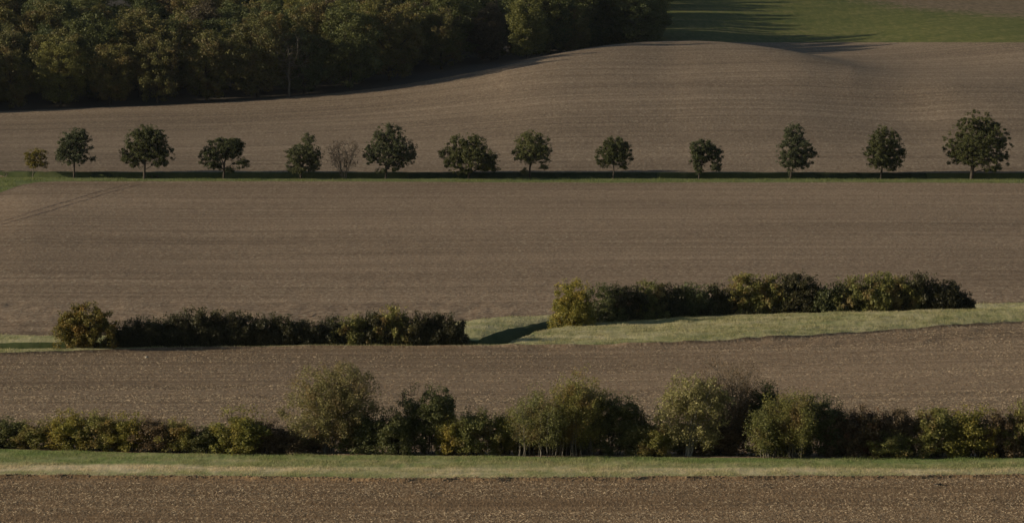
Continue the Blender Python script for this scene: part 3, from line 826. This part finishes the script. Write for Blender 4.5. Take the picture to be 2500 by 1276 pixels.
fr(525, 1040, 40, 'leaf_olive', 'olive shrub between the dip and the domed yellow-olive shrub', 1.6)
fr(650, 1028, 34, 'leaf_brown', 'dark brown twiggy shrub beside the domed yellow-olive shrub')
fr(697, 1046, 42, 'leaf_brown', 'reddish brown low shrub at the left foot of the big thin alder')
fr(760, 1058, 45, 'leaf_brown', 'brown undergrowth shrub behind the pale stems of the big thin alder', 2.2)
fr(885, 1000, 55, 'leaf_deep', 'dark green shrub filling the space right of the big thin alder', 1.6)
fr(955, 1005, 45, 'leaf_deep', 'dark low shrub at the left foot of the tall upright dark shrub', 0.8)
fr(1040, 940, 66, 'leaf_deep', 'tall upright dark green shrub with yellow lower leaves', 1.8, hd=1.7)
fr(1105, 1020, 40, 'leaf_gold', 'yellow-leaved shrub at the right foot of the tall upright dark shrub', 0.8)
fr(1160, 1005, 50, 'leaf_olive', 'olive shrub between the yellow-leaved shrub and the stemmy thicket')
fr(1235, 1010, 36, 'leaf_gold', 'narrow yellow green shrub at the left edge of the stemmy thicket', 1.4)
fr(1490, 965, 75, 'leaf_deep', 'broad dark green shrub right of the stemmy thicket', 1.8, hd=1.8)
fr(1562, 1018, 45, 'leaf_deep', 'low blackish shrub in the notch before the silvery birch', 1.2)
fr(1602, 1040, 36, 'leaf_olive', 'low yellow-green shrub at the left foot of the silvery birch', 0.6)
fr(1865, 936, 46, 'leaf_green', 'tall narrow dark green shrub behind the birch and its right neighbour', 3.0)
fr(1760, 1030, 60, 'leaf_brown', 'brown shaded shrub beneath the silvery birch', 2.4)
fr(1985, 968, 75, 'leaf_deep', 'big rounded dark green shrub right of the second thicket', 1.9, hd=1.8)
fr(2060, 1006, 50, 'leaf_brown', 'dark brownish shrub sloping down from the big rounded one', 1.4)
fr(2115, 1000, 42, 'leaf_red', 'shrub with dark red leaves in the right front hedge')
fr(2185, 1005, 45, 'leaf_brown', 'brown twiggy shrub right of the dark red one', 1.4)
fr(2165, 1052, 45, 'leaf_olive', 'low olive shrub in front of the brown twiggy one', 0.5)
fr(2278, 1003, 55, 'leaf_olive', 'olive green shrub right of the gap after the brown shrubs')
fr(2375, 998, 58, 'leaf_gold', 'broad yellow-green shrub near the right end of the front hedge')
fr(2445, 1010, 45, 'leaf_brown', 'dull brown shrub between the last two green shrubs at right')
fr(2500, 990, 42, 'leaf_olive', 'olive shrub cut by the right edge of the photograph')
fr(2575, 1005, 60, 'leaf_deep', 'dark hedge shrub beyond the right edge of the photograph')
fr(2680, 1010, 60, 'leaf_olive', 'olive hedge shrub beyond the right edge of the photograph')

fr(1300, 1062, 40, 'leaf_brown', 'low brown undergrowth shrub behind the left stems of the stemmy thicket', 2.6)
fr(1365, 1058, 42, 'leaf_olive', 'low olive undergrowth shrub behind the middle stems of the stemmy thicket', 2.4)
fr(1430, 1052, 42, 'leaf_brown', 'low brown undergrowth shrub behind the right stems of the stemmy thicket', 2.4)
fr(1672, 1060, 40, 'leaf_olive', 'low olive undergrowth shrub behind the white stems of the silvery birch', 2.8)
fr(1915, 1048, 55, 'leaf_deep', 'low dark undergrowth shrub behind the stems of the two right thickets', 2.6)
# tall thin-leaved trees and thickets with visible stems
def stem_tree(name, bu, top, hw, dY, label, leaf, bark, n_stems, twigs, per, lf, seed, base_w=0.3, rb=0.2, spread=0.3, wide=1.0, cat='tree', group=None, low=0.0):
    rg = rng_of(seed)
    Y = float(knot_y(bu, 'c2')[0]) + dY; m = Y / F
    Yk, Zk = knots(np.array([bu])); zz = float(hermite(Yk, Zk, np.array([Y]))[0])
    X = float(x_over_y(bu, zz / Y)) * Y; z = float(height(X, Y)[0])
    h = (Y * float(q_of(top)) + CZ) - z
    sk, tips = fan_shrub(rg, hw * m, h, n_stems, twigs, wide, base_w, 7)
    tips = tips[tips[:, 2] > low * h]
    # finer side twigs carry the leaves
    side = tips[rg.integers(0, len(tips), len(tips))] + rg.normal(0, 0.3, (len(tips), 3))
    V, f = foliage(np.concatenate([tips, side]), spread, per, lf, rg, flat=1.0)
    return plant(name, (X, Y, z - 0.02), label, cat, group, sk.mesh('stems', rb, 0.007, 4), mesh_from('foliage', V, f), M[bark], M[leaf], ('stems', 'foliage'))

loose_tree('alder_tree', 800, 882, [(815, 955, 108, 73), (785, 1005, 104, 66), (850, 975, 85, 75), (760, 1045, 60, 40), (840, 1050, 75, 40)], 1.2, 'big thin-leaved brownish tree with pale stems, tallest left of the front hedge centre', 'leaf_alder', 'bark_stem', 10, 620, 60, 0.09, 31, 0.15)
stem_tree('thicket', 1320, 975, 68, 0.6, 'grey-green thicket with many thin upright pale stems', 'leaf_olive', 'bark_stem', 34, 16, 14, 0.08, 32, 1.5, 0.12, 0.3, cat='shrub', low=0.14)
stem_tree('thicket', 1412, 944, 52, 0.9, 'taller olive thicket joined to the left of the broad dark shrub', 'leaf_olive', 'bark_stem', 24, 20, 18, 0.085, 33, 1.1, 0.14, 0.3, cat='shrub', low=0.12)
loose_tree('birch_tree', 1680, 908, [(1690, 970, 72, 62), (1655, 1020, 66, 62), (1730, 990, 60, 70), (1640, 1070, 50, 36), (1705, 1060, 60, 40)], 0.8, 'silvery birch with pale glinting leaves and white stems at its foot', 'leaf_silver', 'bark_pale', 8, 330, 52, 0.11, 34, 0.14)
stem_tree('bare_thicket', 1775, 880, 58, 2.4, 'thin brown half-bare tree rising behind the silvery birch', 'leaf_brown', 'bark_mid', 22, 20, 8, 0.07, 35, 0.5, 0.15, 0.3)
stem_tree('thicket', 1880, 1005, 52, 0.5, 'low olive thicket with slanting pale stems right of the birch', 'leaf_olive', 'bark_stem', 22, 16, 16, 0.085, 36, 0.7, 0.12, 0.3, cat='shrub', low=0.1)
stem_tree('thicket', 1945, 975, 56, 0.7, 'grey-green thicket with upright stems before the big rounded shrub', 'leaf_olive', 'bark_stem', 26, 18, 14, 0.085, 37, 1.0, 0.12, 0.3, cat='shrub', low=0.12)

# ---- middle hedges
MIDL = 'shrubs of the dark middle hedge'; MIDR = 'shrubs of the upper middle hedge'
def mid(bu, top, hw, leaf, label, group, dY=1.3, name='hedge_shrub', base=846, bark='bark_dark', **kw):
    m = 445 / F; area = hw * m * (base - top) * m
    hw = hw * (1.2 if group else 1.0)
    k = dict(ncl=int(30 + 17 * area), per=74, lsize=0.16, spread=0.46, n_stems=8, topshoots=9, twig=0.010, rb=0.1, hd=1.6)
    k.update(kw)
    return hedge_shrub(name, bu, top, hw, 'b1', dY, label, group, leaf, bark, int(bu * 5 + top), **k)
mid(212, 740, 72, 'leaf_orange', 'round orange-leaved bush at the left end of the dark middle hedge', None, 0.8, 'orange_bush', hd=2.4, topshoots=8)
ordn = ['first', 'second', 'third', 'fourth', 'fifth', 'sixth', 'seventh', 'eighth', 'ninth', 'tenth', 'eleventh', 'twelfth', 'thirteenth', 'fourteenth', 'fifteenth']
LEFT = [(305, 788, 40), (358, 776, 44), (418, 770, 44), (478, 757, 44), (535, 760, 42), (590, 766, 42), (648, 769, 44), (705, 773, 42), (757, 784, 40),
        (808, 776, 40), (855, 772, 40), (908, 765, 42), (962, 752, 42), (1015, 765, 40), (1062, 767, 40), (1103, 770, 34)]
for i, (u_, t_, w_) in enumerate(LEFT):
    side = f'{ordn[i]} shrub rightward from the orange bush' if i < 8 else f'{ordn[15 - i]} shrub inward from the right end'
    lf = 'leaf_thorn' if i not in (10, 12) else 'leaf_olive'
    mid(u_, t_, w_, lf, f'dark thorny hedge shrub, {side} of the dark middle hedge' if i >= 8 else f'dark thorny hedge shrub, {side} in the middle hedge', MIDL)
mid(1400, 680, 54, 'leaf_gold', 'sunlit yellow-green bush at the left end of the upper middle hedge', None, 1.0, 'sunlit_bush', base=790, hd=2.2)
RIGHT = [(1475, 692, 48, 'leaf_deep', 'dark shrub right beside the sunlit yellow-green bush'), (1528, 690, 45, 'leaf_thorn', 'dark open-based shrub, second right of the sunlit yellow-green bush'),
         (1582, 687, 46, 'leaf_olive', 'olive-topped shrub, third right of the sunlit yellow-green bush'), (1640, 700, 44, 'leaf_thorn', 'low dark shrub, fourth right of the sunlit yellow-green bush'),
         (1695, 695, 44, 'leaf_deep', 'dark shrub, fifth right of the sunlit yellow-green bush'), (1750, 696, 44, 'leaf_thorn', 'dark shrub just left of the pale twiggy one in the upper hedge'),
         (1825, 668, 50, 'leaf_olive', 'pale twiggy yellow-green shrub standing up in the upper middle hedge'), (1880, 678, 46, 'leaf_olive', 'olive shrub just right of the pale twiggy one in the upper hedge'),
         (1945, 662, 56, 'leaf_thorn', 'tallest brownish shrub of the upper middle hedge'), (2020, 695, 44, 'leaf_deep', 'low dark shrub right of the tallest one in the upper middle hedge'),
         (2080, 680, 48, 'leaf_olive', 'shrub with sunlit yellow-green top right of the low dip in upper hedge'), (2140, 672, 50, 'leaf_olive', 'taller sunlit-topped shrub before the dark right end of upper hedge'),
         (2195, 680, 48, 'leaf_olive', 'olive shrub between the sunlit tops and the dark right-end dome'), (2248, 672, 52, 'leaf_thorn', 'dark domed shrub near the right end of the upper middle hedge'),
         (2300, 690, 46, 'leaf_thorn', 'dark shrub stepping down at the right end of the upper hedge'), (2340, 712, 32, 'leaf_thorn', 'last low dark shrub at the right end of the upper hedge')]
for (u_, t_, w_, lf, lab) in RIGHT:
    mid(u_, t_, w_, lf, lab, MIDR, 2.2, base=770, hd=1.7)

# ---- the wood
M['wood_green'] = leaf_material('wood_green', (0.043, 0.055, 0.015), (0.072, 0.084, 0.024), (0.123, 0.131, 0.037), 0.25, 0.35)
M['wood_olive'] = leaf_material('wood_olive', (0.068, 0.068, 0.019), (0.112, 0.105, 0.028), (0.180, 0.158, 0.041), 0.25, 0.35, hue=(0.135, 0.093, 0.032))
M['wood_yellow'] = leaf_material('wood_yellow', (0.090, 0.090, 0.022), (0.150, 0.143, 0.032), (0.240, 0.210, 0.050), 0.3, 0.35)
M['wood_rust'] = leaf_material('wood_rust', (0.054, 0.041, 0.023), (0.089, 0.066, 0.033), (0.131, 0.103, 0.048), 0.25, 0.35)
def wood_tree_meshes(seed, h=17.0, r=6.2, ncl=210, per=54):
    rg = rng_of(seed)
    lob = [(0, 0, h * 0.54, r * 0.92, r * 0.92, h * 0.44), (0, 0, h * 0.3, r * 0.85, r * 0.85, h * 0.27)]
    for _ in range(10):
        a = rg.uniform(0, 2 * math.pi); rr = rg.uniform(0.35, 0.8) * r; s = rg.uniform(0.25, 0.45)
        lob.append((math.cos(a) * rr, math.sin(a) * rr, h * rg.uniform(0.25, 0.84), r * s, r * s, r * s * 0.85))
    C = in_lobes(lob, ncl, rg, 0.3); C = C[C[:, 2] > 0.6]
    C[:, 2] = np.minimum(C[:, 2], h * 0.99)
    sk = Skel(); sk.add((0, 0, -0.6), -1)
    j = sk.chain([np.array([rg.normal(0, 0.1), rg.normal(0, 0.1), h * k]) for k in (0.08, 0.16, 0.25)], 0)
    sk.chain([np.array([rg.normal(0, 0.4), rg.normal(0, 0.4), h * k]) for k in (0.4, 0.55, 0.7, 0.8)], j)
    sk.grow(C[rg.permutation(len(C))[:70]], rg, 5, 0.05, 0.08, 0.3, h * 0.1)
    V, f = foliage(C, rg.uniform(0.8, 1.5, len(C)), per * 2.6, 0.27, rg)
    return sk.mesh('trunk', 0.32, 0.03, 5), mesh_from('crown', V, f)
WV = [wood_tree_meshes(300 + i, 16.5 + (i % 3 - 1) * 1.4, (5.8, 6.8, 6.2, 5.3)[i % 4]) for i in range(7)]
sources = {}
WOODG = 'trees of the wood'
LM = [(80, 'the yellow sapling'), (183, 'the egg-shaped grey tree'), (355, 'the broad round tree'), (548, 'the ragged flat-topped tree'), (742, 'the pointed tree'),
      (840, 'the russet bush'), (950, 'the tall peaked tree'), (1143, 'the wide spreading tree'), (1300, 'the round brownish tree'), (1498, 'the small fan-shaped tree')]
short = {80: 'sapling', 183: 'egg-shaped tree', 355: 'broad round tree', 548: 'ragged tree', 742: 'pointed tree', 840: 'russet bush', 950: 'peaked tree', 1143: 'spreading tree', 1300: 'brownish tree', 1498: 'fan-shaped tree'}
SLOTS = [(u_, 'above ' + n_) for u_, n_ in LM] + [((a[0] + b[0]) / 2, f'above gap between {short[a[0]]} and {short[b[0]]}') for a, b in zip(LM, LM[1:])]
used = set()
RANKS = ['at the wood front', 'in the second rank', 'in the third rank', 'in the fourth rank', 'in the fifth rank', 'in the sixth rank', 'in the seventh rank', 'in the hindmost rank']
CNAME = {'wood_green': 'green tree', 'wood_olive': 'olive tree', 'wood_yellow': 'yellowish tree', 'wood_rust': 'rusty brown tree'}
def wood_tree(u, Y, seed, mat, sc, rank, lab=None):
    rg = rng_of(seed)
    key = (int(rg.integers(0, len(WV))), mat)
    Yk, Zk = knots(np.array([u])); zz = float(hermite(Yk, Zk, np.array([Y]))[0])
    X = float(x_over_y(u, zz / Y)) * Y; z = float(height(X, Y)[0]) - 0.1
    if lab: pass
    elif u < -60: lab = 'tree of the wood standing beyond the left edge of the photograph'
    else:
        cand = sorted(SLOTS, key=lambda s: abs(s[0] - u))
        lab = None
        for s in cand[:4]:
            l_ = f'{CNAME[mat]} {RANKS[rank]} of the wood, {s[1]}' if len(s[1].split()) < 7 else f'{CNAME[mat]} {RANKS[rank].replace(" the", "")}, {s[1]}'
            if l_ not in used: lab = l_; break
        lab = lab or f'{CNAME[mat]} {RANKS[rank]}'
        used.add(lab)
    rot = rg.uniform(0, 2 * math.pi); s3 = (sc * rg.uniform(0.9, 1.1), sc * rg.uniform(0.9, 1.1), sc)
    if key not in sources:
        a, b = WV[key[0]]
        o = plant('wood_tree', (X, Y, z), lab, 'tree', WOODG, a, b, M['bark_dark'], M[mat], rot=rot, scale=s3)
        sources[key] = o
    else:
        o = replant(sources[key], (X, Y, z), rot, s3, lab)
    return o

rgw = rng_of(77)
for rank in range(8):
    u = -700 + rgw.uniform(0, 60)
    while u < 1560:
        Y = float(R_Y(u)[0]) + 4.5 + 13.5 * rank + rgw.normal(0, 1.5) + 32 * min(1.0, max(0.0, (u - 850) / 300))
        if not (rank > 3 and u > 1250) and not (rank > 5 and u > 900):
            p = rgw.uniform()
            mat = 'wood_green' if p < 0.42 else 'wood_olive' if p < 0.8 else 'wood_yellow' if p < 0.93 else 'wood_rust'
            wood_tree(u, Y, int(rgw.integers(1, 10 ** 6)), mat, rgw.uniform(0.78, 1.12) * (0.95 if rank == 0 else 1.12 if rank > 5 else 1.0) * (1.0 - (0.22 if rank == 0 else 0.0) * min(1.0, max(0.0, (u - 900) / 200))), rank)
        u += rgw.uniform(90, 130)
wood_tree(1288, float(R_Y(1288)[0]) + 20, 4242, 'wood_yellow', 0.88, 0, 'yellow-green tree catching the sun at the wood front, above the round brownish tree')
for k, (u_, Y_) in enumerate(((1330, 1022), (1385, 1034), (1432, 1046), (1478, 1040), (1515, 1058))):
    wood_tree(u_, Y_, 4300 + k, 'wood_green', 1.12, 0, 'tree hidden inside the right end of the wood')
# right-hand edge of the wood running up the hillside
ORD = (ordn + [k + 'teenth' for k in ('six', 'seven', 'eigh', 'nine')] + ['twentieth'] + ['twenty-' + k for k in ordn[:9]] + ['thirtieth'] + ['thirty-' + k for k in ordn[:9]])
Y = 1036.0; i = 0
while Y < 1345:
    for c in range(3):
        u = 1566 + (Y - 1040) * 0.17 + rgw.normal(0, 6) - c * 95
        wood_tree(u, Y + rgw.normal(0, 2) + 4 * (c % 2), 900 + i, 'wood_green' if i < 30 else ['wood_olive', 'wood_green', 'wood_green', 'wood_yellow'][int(rgw.integers(0, 4))], rgw.uniform(0.72, 1.0) * (1.0 if Y < 1120 else 0.66), min(int((Y - 1036) / 52), 5),
                  f'tree on the meadow edge of the wood, {ORD[i // 3]} up from the brown hill' if c == 0 else 'tree hidden inside the right end of the wood')
        i += 1
    Y += rgw.uniform(8, 13)

# a bare pale tree at the wood edge, and a pale thin-leaved one above it
def bare_tree(bu, bv_y, top, hw, seed, label, leafy=0.0):
    rg = rng_of(seed); Y = bv_y
    Yk, Zk = knots(np.array([bu])); zz = float(hermite(Yk, Zk, np.array([Y]))[0])
    X = float(x_over_y(bu, zz / Y)) * Y; z = float(height(X, Y)[0]); m = Y / F
    h = (Y * float(q_of(top)) + CZ) - z
    sk = Skel(); sk.add((0, 0, -0.3), -1)
    j = sk.chain([np.array([rg.normal(0, 0.1), rg.normal(0, 0.1), h * k]) for k in (0.1, 0.2, 0.3, 0.45, 0.6, 0.75)], 0)
    C = in_lobes([(0, 0, h * 0.58, hw * m, hw * m, h * 0.42)], 330, rg, 0.5)
    sk.grow(C, rg, 5, 0.05, 0.05, 0.25, h * 0.15)
    me2 = None
    V, f = foliage(C, 0.6, 3, 0.2, rg)
    return plant('bare_tree', (X, Y, z), label, 'tree', None, sk.mesh('trunk', 0.24, 0.02, 5), mesh_from('crown', V, f), M['bark_mid'], M['wood_rust'])
bare_tree(706, float(R_Y(706)[0]) + 1.8, 72, 58, 61, 'bare pale-branched tree at the dark front of the wood above the pointed tree')

# ---- wheel tracks: strips of packed soil lying on the fields
M['soil_track'] = soil_material('soil_track', (0.152, 0.105, 0.073), (0.205, 0.144, 0.103), (0.264, 0.195, 0.142), 2.2, 0.3, 0.2)
def ground_hit(u, v, y0, y1):
    Y = np.arange(y0, y1, 0.5); q = float(q_of(v)); X = float(x_over_y(u, q)) * Y
    d = height(X, Y) - (Y * q + CZ); i = np.where(d >= 0)[0]
    k = i[0] if len(i) else len(Y) - 1
    return np.array([X[k], Y[k]])
def track(pts, y0, y1, w=0.24, gap=1.9):
    base = np.array([ground_hit(u, v, y0, y1) for u, v in pts])
    L = np.concatenate([[0], np.cumsum(np.linalg.norm(np.diff(base, axis=0), axis=1))])
    t = np.arange(0, L[-1], 0.7); c = np.stack([np.interp(t, L, base[:, 0]), np.interp(t, L, base[:, 1])], 1)
    kk = np.ones(9) / 9; cp = np.pad(c, ((4, 4), (0, 0)), 'edge'); c = np.stack([np.convolve(cp[:, 0], kk, 'valid'), np.convolve(cp[:, 1], kk, 'valid')], 1)
    d = np.gradient(c, axis=0); d /= np.linalg.norm(d, axis=1)[:, None] + 1e-9; n = np.stack([-d[:, 1], d[:, 0]], 1)
    V = []; Fs = []
    for off in (-gap / 2, gap / 2):
        for side in (-w / 2, w / 2):
            p = c + n * (off + side); V.append(np.stack([p[:, 0], p[:, 1], height(p[:, 0], p[:, 1]) + 0.035], 1))
        b = (len(V) - 2) * len(c); i = np.arange(len(c) - 1)
        Fs.append(np.stack([b + i, b + i + 1, b + len(c) + i + 1, b + len(c) + i], 1))
    tag(link('wheel_track', mesh_from('wheel_track', np.concatenate(V), np.concatenate(Fs), True), M['soil_track']), 'faint pair of tractor wheel tracks pressed into the brown field', None, None, 'structure')
track([(-40, 556), (60, 528), (160, 497), (250, 470), (330, 449)], 480, 735)
track([(720, 772), (800, 756), (880, 748), (960, 742), (1060, 739)], 445, 735)
track([(1450, 392), (1800, 386), (2200, 384), (2520, 384)], 755, 900)
track([(1300, 226), (1600, 203), (1800, 212), (2000, 226), (2250, 250)], 800, 990)

# ---- a pale rail closing the gap between the wood and the meadow
u, Y = 1616.0, 1236.0
Yk, Zk = knots(np.array([u])); X = float(x_over_y(u, float(hermite(Yk, Zk, np.array([Y]))[0]) / Y)) * Y; z = float(height(X, Y)[0])
def box_mesh(name, c, d):
    c = np.array(c, float); d = np.array(d, float) / 2
    V = np.array([[sx, sy, sz] for sz in (-1, 1) for sx, sy in ((-1, -1), (1, -1), (1, 1), (-1, 1))]) * d + c
    return mesh_from(name, V, np.array([[3, 2, 1, 0], [4, 5, 6, 7], [0, 1, 5, 4], [1, 2, 6, 5], [2, 3, 7, 6], [3, 0, 4, 7]]))
g = tag(bpy.data.objects.new('wooden_rail', None), 'pale wooden rail at the top right corner of the wood', 'rail'); COL.objects.link(g); g.location = (X, Y, z)
link('rail', box_mesh('rail', (0, -0.09, 1.0), (2.9, 0.07, 0.16)), M['bark_pale'], g)
for px in (-1.35, 0, 1.35): link('post', box_mesh('post', (px, 0, 0.5), (0.12, 0.11, 1.3)), M['bark_mid'], g)

# ---- two lone marks on the fields: a pale stone and a dark clod
def lump(name, u, v, y0, y1, size, mat, label, cat, seed):
    X, Y = ground_hit(u, v, y0, y1); rg = rng_of(seed)
    th = np.linspace(0, 2 * math.pi, 9)[:-1]; V = []
    for zz, r in ((-0.15, 1.0), (0.15, 1.05), (0.45, 0.75)): V += [[math.cos(a) * r * rg.uniform(0.8, 1.15), math.sin(a) * r * 0.7 * rg.uniform(0.8, 1.15), zz * rg.uniform(0.85, 1.2)] for a in th]
    V.append([0, 0, 0.58]); V = np.array(V) * np.array(size) * 0.5
    Fq = [[r * 8 + i, r * 8 + (i + 1) % 8, (r + 1) * 8 + (i + 1) % 8] for r in range(2) for i in range(8)] + [[r * 8 + i, (r + 1) * 8 + (i + 1) % 8, (r + 1) * 8 + i] for r in range(2) for i in range(8)] + [[16 + i, 16 + (i + 1) % 8, 24] for i in range(8)]
    o = link(name, mesh_from(name, V, np.array(Fq), True), mat); o.location = (X, Y, float(height(X, Y)[0])); return tag(o, label, cat)
lump('field_stone', 358, 873, 405, 432, (0.3, 0.3, 0.5), M['bark_pale'], 'lone pale stone on the field below the dark middle hedge', 'stone', 5)
lump('soil_lump', 2290, 1185, 270, 288, (0.55, 0.4, 0.4), M['bark_dark'], 'dark lump of soil lying on the bottom field at right', 'clod', 6)

# ---- thin air between the lens and the far hill
hz = bpy.data.materials.new('air'); hz.use_nodes = True; hz.node_tree.nodes.clear()
ho = hz.node_tree.nodes.new('ShaderNodeOutputMaterial'); hv = hz.node_tree.nodes.new('ShaderNodeVolumePrincipled')
hv.inputs['Color'].default_value = (0.80, 0.88, 1.0, 1); hv.inputs['Density'].default_value = 0.000009; hv.inputs['Anisotropy'].default_value = 0.0
hz.node_tree.links.new(hv.outputs[0], ho.inputs['Volume'])
o = link('haze', box_mesh('haze', (0, 1150, 42.0), (2600, 2900, 116.0)), hz); tag(o, 'thin autumn air over the fields', None, None, 'stuff')
